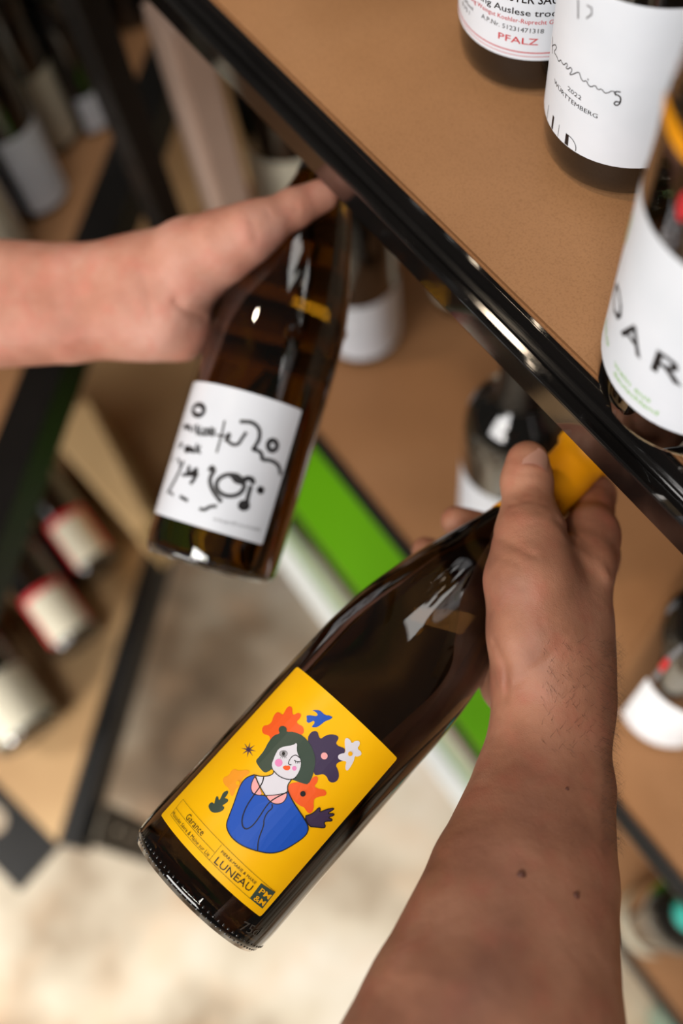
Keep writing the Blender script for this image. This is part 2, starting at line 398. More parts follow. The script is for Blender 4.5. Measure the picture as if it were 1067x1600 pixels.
        t = bmesh.new(); vs = [t.verts.new((x, y, 0)) for x, y in q]
        for f in me.polygons:
            try: t.faces.new([vs[i] for i in f.vertices])
            except ValueError: pass
        res = .004; k = math.ceil(q[:, 0].min() / res)
        while k * res < q[:, 0].max():
            bmesh.ops.bisect_plane(t, geom=t.verts[:] + t.edges[:] + t.faces[:], plane_co=(k * res, 0, 0), plane_no=(1, 0, 0)); k += 1
        mp = {v: bm.verts.new(self.P(v.co.x, v.co.y, off)) for v in t.verts}
        for f in t.faces: bm.faces.new([mp[v] for v in f.verts])
        t.free(); bpy.data.objects.remove(ob); bpy.data.curves.remove(cu); bpy.data.meshes.remove(me)
    def printing(self, parent, m, loops=(), texts=(), off=.0003, name='print'):
        bm = bmesh.new()
        if loops: self.wrap_poly(loops, off, bm)
        for t in texts: self.text(*t[:4], off, bm, *(t[4:]))
        return bm_obj(name, bm, m, parent)
def disc(c, r, n=20, ry=None):
    return [(c[0] + r * math.cos(2 * math.pi * k / n), c[1] + (ry or r) * math.sin(2 * math.pi * k / n)) for k in range(n)]
def smooth_loop(pts, it=2):
    for _ in range(it):
        q = []
        for i in range(len(pts)):
            a, b = pts[i], pts[(i + 1) % len(pts)]
            q += [(a[0] * .75 + b[0] * .25, a[1] * .75 + b[1] * .25), (a[0] * .25 + b[0] * .75, a[1] * .25 + b[1] * .75)]
        pts = q
    return pts
def smooth_line(pts, it=2):
    return smooth_profile(pts, it)

def knurl(bt, n=80):
    bm = bmesh.new()
    for r_, z_, off in ((.975, .0048, 0), (.945, .0022, .5)):
        for k in range(n):
            a = 2 * math.pi * (k + off) / n
            bmesh.ops.create_icosphere(bm, subdivisions=2, radius=.0008, matrix=Matrix.Translation((bt.R * r_ * math.cos(a), bt.R * r_ * math.sin(a), z_)))
    o = bm_obj('heel_knurling', bm, G_BLACK, bt.glass, True); o['kind'] = 'stuff'
# ---- the bottle held in front: yellow illustrated label
def camdir(v): return Vector(RC @ np.array(v))
YPOS = cam2w([-.0706, .1831, .4622]); YAX = camdir([.6724, -.7111, .2053])
yb = Bottle('wine_bottle', YPOS, YAX, .041, 'burgundy', G_AMBER, 'yellow', .245)
tag(yb.o, 'dark amber wine bottle with yellow illustrated label, held aslant in the front hand', 'bottle')
cor = yb.uvl([(468, 1042), (621, 1188), (405, 1430), (250, 1272)])
u0 = (cor[0][0] + cor[3][0]) / 2; u1 = (cor[1][0] + cor[2][0]) / 2; v1 = (cor[0][1] + cor[1][1]) / 2; v0 = (cor[2][1] + cor[3][1]) / 2
knurl(yb)
yl = yb.label(u0, u1, v0, v1, YELLOW, .0012)
# bilinear map photo point -> label, so the drawing keeps its place on the sheet
_src = np.array([(468, 1042), (621, 1188), (405, 1430), (250, 1272)], float); _dst = np.array([(u0, v1), (u1, v1), (u1, v0), (u0, v0)])
_cu = np.array(cor)
def ymap(pts):
    raw = yb.uvl(pts); out = []
    A = np.array([[1, a, b, a * b] for a, b in _cu]); cu_ = np.linalg.solve(A, _dst[:, 0]); cv_ = np.linalg.solve(A, _dst[:, 1])
    for a, b in raw: f = np.array([1, a, b, a * b]); out.append((float(f @ cu_), float(f @ cv_)))
    return out
def c2(pts): return ymap([(310 + x / 3.952, 1080 + y / 3.952) for x, y in pts])
def c1(pts): return ymap([(220 + x / 4.446, 1230 + y / 4.446) for x, y in pts])
PX = .00031                                  # one photo pixel on this label, in metres
def dot(c, r, n=18, ry=None): return c2(disc(c, r, n, ry))
AR = {}
AR['of1'] = [(445,320),(450,290),(440,275),(405,268),(398,240),(410,215),(440,213),(462,195),(470,165),(490,135),(510,135),(530,155),(545,130),(560,105),(580,98),(592,112),(590,145),(600,155),(625,140),(647,150),(640,175),(615,195),(625,212),(655,225),(662,250),(655,275),(560,300)]
AR['of2'] = [(560,575),(600,565),(690,560),(715,530),(735,530),(742,545),(735,570),(715,590),(735,605),(780,612),(793,630),(785,650),(750,652),(715,665),(710,690),(712,720),(700,750),(680,755),(665,740),(650,715),(630,710),(590,680),(565,640),(553,605)]
AR['pf'] = [(680,300),(700,265),(725,253),(748,262),(752,290),(765,305),(790,285),(830,275),(870,285),(875,305),(855,330),(870,350),(915,362),(905,400),(915,435),(870,445),(850,465),(865,490),(872,530),(860,560),(830,572),(805,560),(795,530),(770,515),(740,525),(715,520),(700,400)]
AR['wf'] = [(925,298),(945,310),(955,335),(975,318),(1000,318),(1005,340),(985,365),(1012,385),(1010,405),(985,415),(970,410),(965,440),(930,495),(915,498),(910,475),(920,440),(890,438),(868,425),(868,405),(885,395),(915,390),(912,350),(912,310)]
AR['bird'] = [(842,175),(822,188),(795,195),(770,215),(745,232),(712,232),(712,225),(730,205),(725,190),(705,200),(690,206),(678,195),(682,180),(678,160),(695,158),(715,160),(740,165),(752,155),(735,135),(712,130),(735,125),(765,130),(785,150),(800,160),(825,162)]
AR['ff'] = [(150,560),(150,530),(185,520),(200,490),(225,478),(245,490),(270,488),(305,485),(320,500),(300,520),(270,535),(262,570),(245,590),(225,600),(215,640),(195,645),(190,600),(165,580)]
AR['leaf'] = [(60,690),(78,678),(92,692),(98,665),(108,640),(118,650),(122,672),(135,650),(150,620),(175,608),(182,622),(165,648),(155,655),(178,660),(180,675),(160,690),(140,700),(158,712),(140,735),(100,745),(72,738),(55,710)]
AR['hair'] = [(357,430),(380,405),(410,370),(440,315),(475,275),(512,268),(503,245),(510,225),(530,219),(550,228),(556,245),(552,258),(600,258),(655,282),(700,335),(725,400),(727,450),(712,520),(682,580),(645,572),(600,555),(570,545),(460,480),(430,500),(408,503),(385,480),(365,450)]
AR['face'] = [(478,400),(500,360),(540,345),(590,340),(618,322),(613,370),(620,395),(635,425),(638,460),(625,500),(600,535),(575,548),(530,540),(490,520),(465,490),(455,455),(470,420)]
AR['neck'] = [(462,480),(470,505),(455,520),(400,532),(350,520),(368,570),(395,620),(412,645),(480,642),(545,628),(550,590),(568,560),(575,545),(530,530)]
AR['pl'] = [(350,530),(330,560),(322,600),(340,630),(395,643),(375,590),(358,550)]
AR['pr'] = [(412,643),(440,680),(480,697),(515,690),(540,660),(548,625),(500,635)]
AR['body'] = [(345,517),(300,530),(265,565),(240,620),(215,690),(185,760),(165,810),(170,850),(200,900),(260,945),(340,975),(430,995),(500,985),(560,955),(640,905),(670,870),(675,830),(640,770),(600,710),(570,660),(550,612),(542,660),(510,690),(470,695),(435,680),(410,643),(350,635),(325,610),(322,580),(350,530)]
AR['hand'] = [(650,770),(690,760),(715,745),(740,718),(752,725),(745,748),(790,730),(830,722),(834,732),(790,757),(832,756),(836,768),(795,780),(820,790),(822,803),(785,803),(770,812),(782,835),(770,845),(720,838),(680,835)]
def S(k, it=2): return c2(smooth_loop(AR[k], it))
def line(pts, w, closed=False, sm=2, f=c2): return yb.stroke_loops(f(smooth_line(pts, sm) if not closed else smooth_loop(pts, sm)), w, closed)
def star(c, ro, ri, n):
    return [(c[0] + (ro if k % 2 == 0 else ri) * math.sin(math.pi * k / n + .2), c[1] - (ro if k % 2 == 0 else ri) * math.cos(math.pi * k / n + .2)) for k in range(2 * n)]
O = .0003; E_ = .00004
yb.printing(yl, I_FAINT, [S('ff')], off=O, name='flower')
yb.printing(yl, I_ORANGE, [S('of1')], off=O, name='flower')
yb.printing(yl, I_ORANGE, [S('of2')], off=O, name='flower')
yb.printing(yl, I_PURPLE, [S('pf')], off=O, name='flower')
yb.printing(yl, I_PURPLE, [c2(star((313, 362), 48, 11, 8))], off=O, name='star')
yb.printing(yl, I_PURPLE, [S('hand', 1)], off=O, name='figure_hand')
yb.printing(yl, I_WHITE, [S('wf', 1)], off=O + E_, name='flower')
yb.printing(yl, I_BLUE, [S('bird', 1)], off=O, name='bird')
yb.printing(yl, I_GREEN, [S('leaf', 1)], off=O, name='leaf')
yb.printing(yl, I_GREEN, [S('hair', 1)], off=O + 2 * E_, name='figure_hair')
yb.printing(yl, I_WHITE, [S('neck', 1)], off=O + 3 * E_, name='figure_neck')
yb.printing(yl, I_WHITE, [S('face', 1)], off=O + 4 * E_, name='figure_face')
yb.printing(yl, I_BLUE, [S('body', 1)], off=O + 4 * E_, name='figure_dress')
yb.printing(yl, I_PINK, [S('pl', 1)], off=O + 5 * E_, name='dress_lining')
yb.printing(yl, I_PINK, [S('pr', 1)], off=O + 5 * E_, name='dress_lining')
yb.printing(yl, I_PINK, [dot((783, 407), 21)], off=O + 5 * E_, name='flower_centre')
yb.printing(yl, I_HOT, [dot((500, 445), 24)], off=O + 5 * E_, name='cheek')
yb.printing(yl, I_HOT, [dot((596, 480), 14)], off=O + 5 * E_, name='cheek')
yb.printing(yl, I_ORANGE, [c2(smooth_loop([(523,470),(540,462),(555,465),(565,461),(573,475),(565,490),(545,492),(530,485)], 1))], off=O + 5 * E_, name='lips')
yb.printing(yl, I_YEL, [dot((943, 396), 14)], off=O + 5 * E_, name='flower_centre')
yb.printing(yl, I_YEL, [dot((243, 565), 13)], off=O + 5 * E_, name='flower_centre')
blk = [dot((645, 635), 17), dot((531, 390), 11, 12)]
blk += line([(405,530),(395,570),(340,640),(290,710),(262,780),(265,830),(290,848),(330,825),(370,775),(420,700),(460,665),(545,625)], PX * 1.7)
blk += line([(355,528),(375,580),(410,640),(440,680),(475,697),(520,690),(545,655),(548,620)], PX * 1.2)
blk += line([(452,697),(455,720),(420,745),(398,790),(400,820),(370,890),(360,930),(358,975)], PX * 1.6)
blk += line([(330,625),(345,637),(400,643),(480,641),(545,627)], PX * 1.1)
blk += line([(350,526),(330,560),(322,600),(335,628)], PX * 1.1)
blk += line([(345,517),(300,530),(265,565),(240,620),(215,690),(185,760),(165,810),(170,850),(200,900),(260,945),(340,975),(430,995),(500,985),(560,955),(640,905),(670,870),(675,830),(640,770),(600,710),(570,660),(550,612),(552,580),(575,550)], PX * 1.4)
blk += line([(345,517),(400,530),(455,520),(470,500),(463,488),(490,520),(530,542),(575,550),(605,535)], PX * 1.2)
blk += line(AR['hand'], PX * 1.1, True, 1)
blk += line(disc((531, 390), 24, 14, 18), PX * .7, True, 0) + line(disc((531, 390), 17, 12, 13), PX * .5, True, 0)
for x in (517, 527, 537, 545): blk += line([(x, 408), (x - 3 + (x - 527) * .3, 418)], PX * .5, sm=0)
blk += line([(632,418),(612,400),(592,402),(572,420),(558,448),(566,458),(577,459)], PX * 1.1)
blk += line([(597,432),(615,441),(637,438)], PX * 1.0)
for x in (604, 614, 624): blk += line([(x, 438), (x + 2, 450)], PX * .8, sm=0)
fr = lambda p, w=PX * .45: line(p, w, sm=0, f=c1)
blk += fr([(290, 80), (925, 717)]) + fr([(240, 138), (500, 440)]) + fr([(200, 185), (745, 757)]) + fr([(290, 80), (200, 185)]) + fr([(550, 388), (460, 492)])
def T(s, a, b, h, bold=0.): A, B = c1([a, b]); return (s, A, B, h, bold)
yb.printing(yl, I_BLACK, blk, [T('Garance', (300, 205), (408, 328), 9.6 * PX, -.004), T('Muscadet Sèvre & Maine sur Lie', (208, 180), (452, 468), 5.6 * PX, -.004),
    T('PIERRE-MARIE & MARIE', (542, 440), (782, 662), 4.0 * PX), T('LUNEAU', (492, 508), (740, 712), 10.5 * PX)], off=O + 6 * E_, name='drawing_and_text')
yb.printing(yl, I_GREEN, [c1([(825, 655), (925, 720), (835, 830), (745, 757)])], off=O + 2 * E_, name='emblem_square')
yb.printing(yl, I_YEL, [], [T('PM', (806, 716), (876, 768), 8.0 * PX, .015), T('&M', (768, 764), (838, 812), 8.0 * PX, .015)], off=O + 4 * E_, name='emblem_text')
A, B = yb.uvl([(373, 1452), (402, 1463)])
EMB = mat('embossed_glass', (70, 66, 60), .15, spec=.8)
yb.printing(yb.glass, EMB, [], [('75cl', A, B, .0045)], off=.0001, name='embossed_mark')

# ---- the bottle in the other hand: white label with brush drawing
WPOS = cam2w([-.0795, .0328, .5771]); WAX = camdir([.2808, -.9567, .03])
wb = Bottle('wine_bottle', WPOS, WAX, .040, 'burgundy', G_OLIVE, 'black', .245)
tag(wb.o, 'olive brown wine bottle with white brush drawn label, held upright in the further hand', 'bottle')
wc = wb.uvl([(293, 592), (472, 645), (408, 850), (237, 800)])
wu0 = (wc[0][0] + wc[3][0]) / 2; wu1 = (wc[1][0] + wc[2][0]) / 2; wv1 = (wc[0][1] + wc[1][1]) / 2; wv0 = (wc[2][1] + wc[3][1]) / 2
knurl(wb)
wl = wb.label(wu0, wu1, wv0, wv1, PAPER_GLOSS, .0012)
_wc = np.array(wc); _wd = np.array([(wu0, wv1), (wu1, wv1), (wu1, wv0), (wu0, wv0)])
def c3(pts):
    A = np.array([[1, a, b, a * b] for a, b in _wc]); cu_ = np.linalg.solve(A, _wd[:, 0]); cv_ = np.linalg.solve(A, _wd[:, 1]); out = []
    for a, b in wb.uvl([(220 + x / 3.952, 580 + y / 3.952) for x, y in pts]):
        f = np.array([1, a, b, a * b]); out.append((float(f @ cu_), float(f @ cv_)))
    return out
wp = .00048
def wline(pts, w, closed=False, sm=2): return wb.stroke_loops(c3(smooth_line(pts, sm) if not closed else pts), w * wp, closed)
B3 = wline(disc((360, 237), 34, 18), 6, True) + wline(disc((812, 465), 28, 16, 32), 5.5, True)
B3 += wline([(620,315),(690,318),(735,360),(735,420),(705,470),(690,488),(720,492),(748,515),(745,552),(800,552),(850,585),(858,640)], 4.5)
B3 += wline([(520,310),(500,400),(470,500)], 2.5) + wline([(470,395),(540,405)], 2.5) + wline([(525,430),(550,405),(545,385),(530,420),(560,455),(600,458),(625,420),(650,385)], 4)
B3 += wline([(270,350),(280,320),(290,360),(300,325),(312,365)], 4) + wline([(330,370),(335,335)], 3) + wline([(350,390),(352,330)], 3) + wline([(375,345),(355,372),(378,395)], 3) + wline(disc((405, 375), 17, 10), 3.5, True) + wline([(440,350),(425,385),(450,400),(455,360)], 3.5)
B3 += wline([(240,470),(250,440),(262,450),(250,465)], 3) + wline(disc((290, 480), 12, 8), 5, True) + wline([(312,495),(318,470),(330,500)], 4) + wline([(345,500),(348,450)], 3) + wline([(370,465),(350,482),(368,505)], 3)
B3 += wline([(265,560),(225,650),(170,750)], 4.5) + wline([(205,530),(195,560)], 2) + wline([(230,540),(245,560),(238,580)], 3)
B3 += wline([(300,590),(285,640),(330,620),(345,600),(335,660),(310,690)], 5) + wline([(260,640),(350,640)], 4)
B3 += wline(disc((550, 705), 85, 26, 66), 5, True) + wline([(560,650),(600,645),(570,670),(620,690),(650,660),(685,668),(690,690)], 6)
B3 += wline([(425,610),(440,590),(455,615),(430,650),(425,690),(445,745),(490,802)], 5) + wline([(675,715),(655,780),(650,815)], 5) + wline(disc((632, 828), 22, 10, 18), 6, True)
B3 += wline([(715,735),(755,735)], 3) + wline([(735,715),(735,757)], 3) + wline([(722,722),(748,750)], 3) + wline([(748,722),(722,750)], 3)
B3 += wline([(185,750),(200,765)], 3) + wline([(245,775),(285,798)], 4) + wline([(365,850),(395,856),(420,835),(460,832)], 4)
A, B = c3([(440, 918), (728, 985)])
wb.printing(wl, I_BLACK, B3, off=.00035, name='brush_drawing')
wb.printing(wl, I_GREY, [], [('vin de pays 2021 mis en bouteille', A, B, 4 * wp)], off=.00035, name='small_text')

# ---- bottles on the top shelf
def on_shelf(px, py, z): p = at_z(px, py, z); return (p[0], p[1], z + .0005)
rb = Bottle('wine_bottle', (-.2439, .3021, Z1 + .0005), R=.0418, kind='bordeaux', glassm=G_BLACK, cap='black')
tag(rb.o, 'dark bottle with tall white label and handwritten script, middle of the top shelf', 'bottle')
f = rb.facing() * rb.R
a = rb.uvl([(937, 256), (851, 100)])
rl = rb.label(f - .062, f + .062, .0205, .103, PAPER)
k4 = lambda pts: [(690 + x / 2.83, y / 2.83) for x, y in pts]
def tb(a0, a1, s_, v, h): F_ = rb.facing(); return (s_, ((F_ + math.radians(a0)) * rb.R, v), ((F_ + math.radians(a1)) * rb.R, v), h)
def rline(pts, w, sm=1): return rb.stroke_loops(rb.uvl(k4(smooth_line(pts, sm))), w * .00029)
RS = rline([(493,165),(492,235)], 2.2) + rline([(490,203),(505,195),(512,212),(498,228),(512,250),(520,274),(528,262),(535,278),(543,288),(553,276),(560,288),(550,300),(562,305),(572,295),(580,310),(566,330),(582,328),(600,318),(612,320),(617,345),(628,360),(642,354),(650,375),(662,384),(680,374),(692,397),(708,390),(722,411),(738,408)], 1.5)
RS += rline([(738,408),(752,400),(766,404),(770,420)], 1.5) + rline([(790,405),(772,402),(764,412),(782,420),(793,430),(790,455),(775,466),(762,458),(770,446),(786,450)], 2.2) + rline([(648,348), (650, 352)], 2)
def flat(bt, s, pa, pb, h, bold=0., k=None):
    A, B = bt.uvl([pa, pb]); v = (A[1] + B[1]) / 2; return (s, (A[0], v), (B[0], v), h, bold)
K4 = lambda x, y: (690 + x / 2.83, y / 2.83)
rb.printing(rl, I_BLACK, RS, [tb(-44, -32, '2022', .0497, .0022), tb(-60, -19, 'WÜRTTEMBERG', .0447, .0023)], off=.0003, name='script_print')
A = rb.uvl([K4(548, 640)])[0]; vb0 = .021
big = []
for x, wd_, hh in ((463, .0004, .008), (487, .0016, .0075), (520, .0003, .007)):
    u_ = rb.uvl([K4(x, 560)])[0][0]; big.append([(u_, vb0), (u_ + wd_, vb0), (u_ + wd_, vb0 + hh), (u_, vb0 + hh)])
ud = rb.uvl([K4(545, 630)])[0][0]
big.append([(ud, vb0), (ud + .0024, vb0), (ud + .0020, vb0 + .0062), (ud, vb0 + .0062)])
big += rb.stroke_loops([(ud + .002, vb0 + .0060)] + [(ud + .002 + .0052 * math.sin(t), vb0 + .0012 + .0048 * math.cos(t)) for t in np.linspace(.1, math.pi / 2 + .2, 9)], .0004)
ut = rb.uvl([(905, 14), (922, 20)])
rb.printing(rl, I_BLACK, big, off=.0003, name='block_letters')
g3 = rb.stroke_loops(rb.uvl([(904, 0), (904, 28)]), .0009) + rb.stroke_loops(rb.uvl([(918, 8), (925, 12), (925, 22), (917, 28)]), .0007)
rb.printing(rl, I_GREY, g3, off=.0003, name='grey_strokes')

pb = Bottle('wine_bottle', (-.3256, .3124, Z1 + .0005), R=.0412, kind='flute', glassm=G_BLACK, cap='black')
tag(pb.o, 'dark bottle with red and black print on white label, at the top edge', 'bottle')
f = pb.facing() * pb.R
pl = pb.label(f - .068, f + .068, .0215, .115, PAPER)
def hl(v, w): return [(f - .066, v), (f + .066, v), (f + .066, v + w), (f - .066, v + w)]
DEG = math.pi / 180
def band(bt, s_, t0_, t1_, v, h, bold=0.): F_ = bt.facing(); return (s_, ((F_ + t0_ * DEG) * bt.R, v), ((F_ + t1_ * DEG) * bt.R, v), h, bold)
pb.printing(pl, I_RED, [hl(.0256, .0006)], [band(pb, 'PFALZ', -26, 2, .0306, .0036, .006)], off=.0003, name='region_name')
pb.printing(pl, I_RED, [hl(.0236, .0003)], [band(pb, 'Gutsabfüllung Weingut Koehler-Ruprecht GmbH', -72, 20, .0420, .0024)], off=.0003, name='red_line_of_print')
pb.printing(pl, I_BLACK, [], [band(pb, 'A.P.Nr. 51231471318', -41, 5, .0372, .0025), band(pb, 'Riesling Auslese trocken', -58, 24, .0462, .0034, .008), band(pb, 'WINZERMEISTER SAUMAGEN', -62, 40, .0528, .0045, .012),
    band(pb, '12,5%vol', -66, -50, .0370, .0022), band(pb, '0,75 l', -66, -54, .0330, .0022)], off=.0003, name='black_print')

jb = Bottle('wine_bottle', (-.1193, .2296, Z1 + .0012), R=.0430, kind='burgundy', glassm=G_DARK, cap='yellow')
tag(jb.o, 'dark bottle with large black capitals and green marks on white, at the right edge', 'bottle')
f = jb.facing() * jb.R
jl = jb.label(f - .075, f + .075, .0215, .111, PAPER)
jb.printing(jl, I_BLACK, [], [band(jb, 'J', -90, -81, .0525, .0125, .012), band(jb, 'O', -71, -51, .0525, .0125, .012), band(jb, 'A', -48, -29, .0525, .0125, .012), band(jb, 'R', -22, -4, .0525, .0125, .012)], off=.0003, name='large_text')
Fj = jb.facing() * jb.R; q_ = -82 * DEG * jb.R
jb.printing(jl, I_LIME, [[(Fj + q_, .079), (Fj + q_ + .007, .080), (Fj + q_ + .006, .094), (Fj + q_ + .001, .092)]], off=.0003, name='green_mark')
jb.printing(jl, I_LIME, [], [band(jb, 'bio', -72, -56, .0330, .004, .01), band(jb, 'wein aus', -46, -16, .0325, .0032, .01), band(jb, 'deutschland', -44, -10, .0275, .0032, .01)], off=.0003, name='green_print')
for t_, v_, ru, rv, m_, nm in ((-50, .149, .017, .0035, YELLOWCAP, 'yellow_reflection'), (-32, .132, .0025, .006, I_RED, 'red_reflection')):  # reflections in the shoulder glass, put in as coloured patches
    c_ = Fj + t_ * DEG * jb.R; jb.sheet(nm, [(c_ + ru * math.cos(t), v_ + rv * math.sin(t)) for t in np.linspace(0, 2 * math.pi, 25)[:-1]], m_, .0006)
fb = Bottle('wine_bottle', on_shelf(672, -84, Z1), R=.041, kind='bordeaux', glassm=G_BLACK, cap='black')
tag(fb.o, 'dark bottle with only its foot showing, leftmost on the top shelf', 'bottle')
# neighbours further back on the top shelf
for (x, y, kd, cp, gl, lb) in ((-.205, .395, 'bordeaux', 'red', G_DARK, 'dark bottle with red capsule standing behind the script labelled bottle'),
                               (-.105, .355, 'bordeaux', 'silver', G_GREEN, 'green bottle with silver capsule standing behind the black capital labelled bottle')):
    b_ = Bottle('wine_bottle', (x, y, Z1 + .0005), R=.038, kind=kd, glassm=gl, cap=cp); tag(b_.o, lb, 'bottle')
    ff = b_.facing() * b_.R; b_.label(ff - .05, ff + .05, .03, .10, PAPER_CREAM)

# ---- bottles on the middle shelf
s2 = []
def shelf_bottle(loc, R, kind, gl, cp, lab, label, cat='bottle', lm=None, hs=1.0, lang=None, group=None):
    b_ = Bottle('wine_bottle', loc, R=R, kind=kind, glassm=gl, cap=cp, hs=hs); tag(b_.o, label, cat, group)
    if lab:
        ff = b_.facing() * R if lang is None else (b_.facing() + lang) * R
        b_.lab = b_.label(ff - lab[0], ff + lab[0], lab[1], lab[2], lm or PAPER)
    b_.f = b_.facing() * R
    return b_
a_ = shelf_bottle((-.5351, .3041, Z2 + .0005), .0415, 'burgundy', G_BLACK, 'black', (.055, .012, .10), 'dark bottle with plain white label on the middle shelf, just right of the further hand', lang=.25)
b_ = shelf_bottle((-.2713, .2805, Z2 + .0005), .0415, 'bordeaux', G_BLACK, 'black', (.055, .02, .135), 'dark bottle with white label on the middle shelf, behind the raised thumb', lang=-.3)
b_.printing(b_.lab, I_PINK, [disc((b_.f - .02, .05), .006, 14)], off=.0003, name='pink_mark')
b_.printing(b_.lab, I_PINK, [disc((b_.f - .015, .062), .003, 12)], off=.0003, name='pink_mark')
c_ = shelf_bottle((-.052, .286, Z2 + .0005), .043, 'bordeaux', G_BLACK, 'silver', (.034, .010, .125), 'black glass bottle with tall white label, on the middle shelf beside the front arm', lang=.30)
cm = c_.f - .016
c_.sheet('grey_reflection_streak', [(cm - .002, .135), (cm + .002, .135), (cm + .002, .214), (cm - .002, .214)], I_GREY, .0006)  # reflected streak on the shoulder, painted as a grey strip
c_.sheet('red_reflection_streak', [(cm - .0025, .165), (cm + .0025, .165), (cm + .0025, .190), (cm - .0025, .190)], I_RED, .0009)  # red part of the same painted reflection
cr = Bottle('wine_bottle', (-.045, .385, Z2 + .0005), R=.040, kind='bordeaux', glassm=G_DARK, cap='red'); tag(cr.o, 'dark bottle with red capsule behind the tall white label on the middle shelf', 'bottle')
d_ = shelf_bottle(on_shelf(728, 455, Z2), .040, 'bordeaux', G_DARK, 'black', (.05, .02, .11), 'dark bottle on the middle shelf mostly hidden under the top beam', lm=PAPER_CREAM)
e_pos = (*at_z(440, 150, Z2 + .165)[:2], Z2 + .0005)
e_ = shelf_bottle(e_pos, .050, 'bordeaux', G_BLACK, 'black', (.085, .035, .125), 'stout dark bottle with cream label on the middle shelf, above the further thumb', lm=PAPER_CREAM, hs=1.12)
# pinkish carton beside it
cx_, cy_ = -.712, .232
box = tag(empty('wine_carton', (cx_ + .026, cy_ + .017, Z2)), 'tall narrow pinkish grey carton beside the perforated post on the middle shelf', 'carton')
def rectp(x0, x1, y0, y1): return [(x0, y0), (x1, y0), (x1, y1), (x0, y1)]
child(prism('carton_body', rectp(cx_, cx_ + .052, cy_, cy_ + .034), Z2 + .0005, Z2 + .33, PAPER_PINK, None, .003), box)
child(prism('lid_flap', rectp(cx_ + .001, cx_ + .051, cy_ + .001, cy_ + .016), Z2 + .3305, Z2 + .333, PAPER_PINK), box)

# ---- bottles on the lowest shelf and on the floor by the rack
g_ = shelf_bottle(on_shelf(1012, 1440, Z3), .041, 'bordeaux', G_BLACK, 'turquoise', (.05, .01, .085), 'dark bottle with pale yellowish label on the lowest shelf, right of the front forearm', lm=PAPER_CREAM)
h_ = shelf_bottle(on_shelf(1056, 1602, 0), .042, 'bordeaux', G_TEAL, 'turquoise', None, 'turquoise glass bottle standing on the floor, in the bottom right corner', hs=.95)

# ---- left rack bottles
left = [  # px, py, z, R, kind, glass, cap, label half width, v0, v1, angle, paper, text
 (60, 306, LZ2, .039, 'bordeaux', G_BLACK, 'blue', .030, .010, .115, .35, PAPER, 'bottle with bluish white label, largest one on the upper left shelf'),
 (80, 214, LZ2, .038, 'bordeaux', G_BLACK, 'teal', .024, .012, .110, .45, PAPER_CREAM, 'bottle with narrow pale label, second from the rail end on the upper left shelf'),
 (142, 106, LZ2, .038, 'bordeaux', G_BLACK, 'bottlegreen', .026, .015, .120, .25, PAPER_CREAM, 'bottle with tall cream label, furthest along the upper left shelf rail'),
 (146, 192, LZ2, .023, 'bordeaux', G_BLACK, 'black', .022, .006, .055, .5, PAPER, 'small half bottle with white label on the upper left shelf'),
 (5, 395, LZ2, .039, 'bordeaux', G_BLACK, 'bottlegreen', .030, .020, .115, .2, PAPER_CREAM, 'bottle with pale label at the left edge, just above the further arm'),
 (-35, 300, LZ2, .038, 'burgundy', G_BLACK, 'teal', None, 0, 0, 0, None, 'bottle without visible label at the left edge of the upper left shelf'),
 (-5, 200, LZ2, .038, 'burgundy', G_BLACK, 'black', None, 0, 0, 0, None, 'black bottle between the pale labelled ones and the left edge of the picture'),
 (55, 100, LZ2, .038, 'bordeaux', G_BLACK, 'black', None, 0, 0, 0, None, 'black bottle behind the narrow pale label on the upper left shelf'),
 (95, 10, LZ2, .038, 'bordeaux', G_BLACK, 'black', None, 0, 0, 0, None, 'black bottle behind the tall cream label on the upper left shelf'),
 (205, 20, LZ2, .038, 'bordeaux', G_BLACK, 'bottlegreen', None, 0, 0, 0, None, 'black bottle at the far end of the upper left shelf, near the top edge'),
]
for (px, py, z, R, kd, gl, cp, hw, v0_, v1_, an, pm, txt) in left:
    b_ = shelf_bottle(on_shelf(px, py, z), R, kd, gl, cp, (hw, v0_, v1_) if hw else None, txt, lm=pm, lang=an, hs=.72 if R < .03 else 1)

# three bottles lying tilted on the lower left shelf, necks raised on a low block
mids = []
for bx, by, R, cp, hw, pm, red, txt in ((158, 890, .039, 'teal', .034, PAPER_CREAM, True, 'tilted bottle with red edged label, nearest the tan carton'),
        (124, 1006, .040, 'bottlegreen', .038, PAPER_CREAM, True, 'tilted bottle with red edged label, middle of three on the lower left shelf'),
        (52, 1152, .048, 'black', .052, PAPER_CREAM, False, 'stout tilted bottle with plain pale label, nearest the slotted end rail')):
    P0 = at_z(bx, by, LZ1 + R + .002); P1 = at_z(bx - 190, by - 265, LZ1 + R + .075)
    ax_ = (P1 - P0) / np.linalg.norm(P1 - P0)
    b_ = Bottle('wine_bottle', tuple(P0), tuple(ax_), R, 'bordeaux', G_BLACK, cp); tag(b_.o, txt, 'bottle', 'tilted bottles on the lower left shelf')
    ff = b_.facing() * R; v0_, v1_ = .012, .092; b_.lab = b_.label(ff - hw, ff + hw, v0_, v1_, pm)
    if red:
        rr = [[(ff - hw, v1_ - .009), (ff + hw, v1_ - .009), (ff + hw, v1_), (ff - hw, v1_)], [(ff + hw - .007, v0_), (ff + hw, v0_), (ff + hw, v1_ - .009), (ff + hw - .007, v1_ - .009)],
              [(ff - hw, v0_), (ff - hw + .007, v0_), (ff - hw + .007, v1_ - .009), (ff - hw, v1_ - .009)]]
        for r_ in rr: b_.printing(b_.lab, I_RED, [r_], off=.0005, name='red_border')
    mids.append((P0 + ax_ * .17, ax_[2] / math.hypot(ax_[0], ax_[1]), ax_[:2] / np.linalg.norm(ax_[:2]), R))
h_blk = min(m[0][2] - m[3] / math.cos(math.atan(m[1])) for m in mids) - .0015
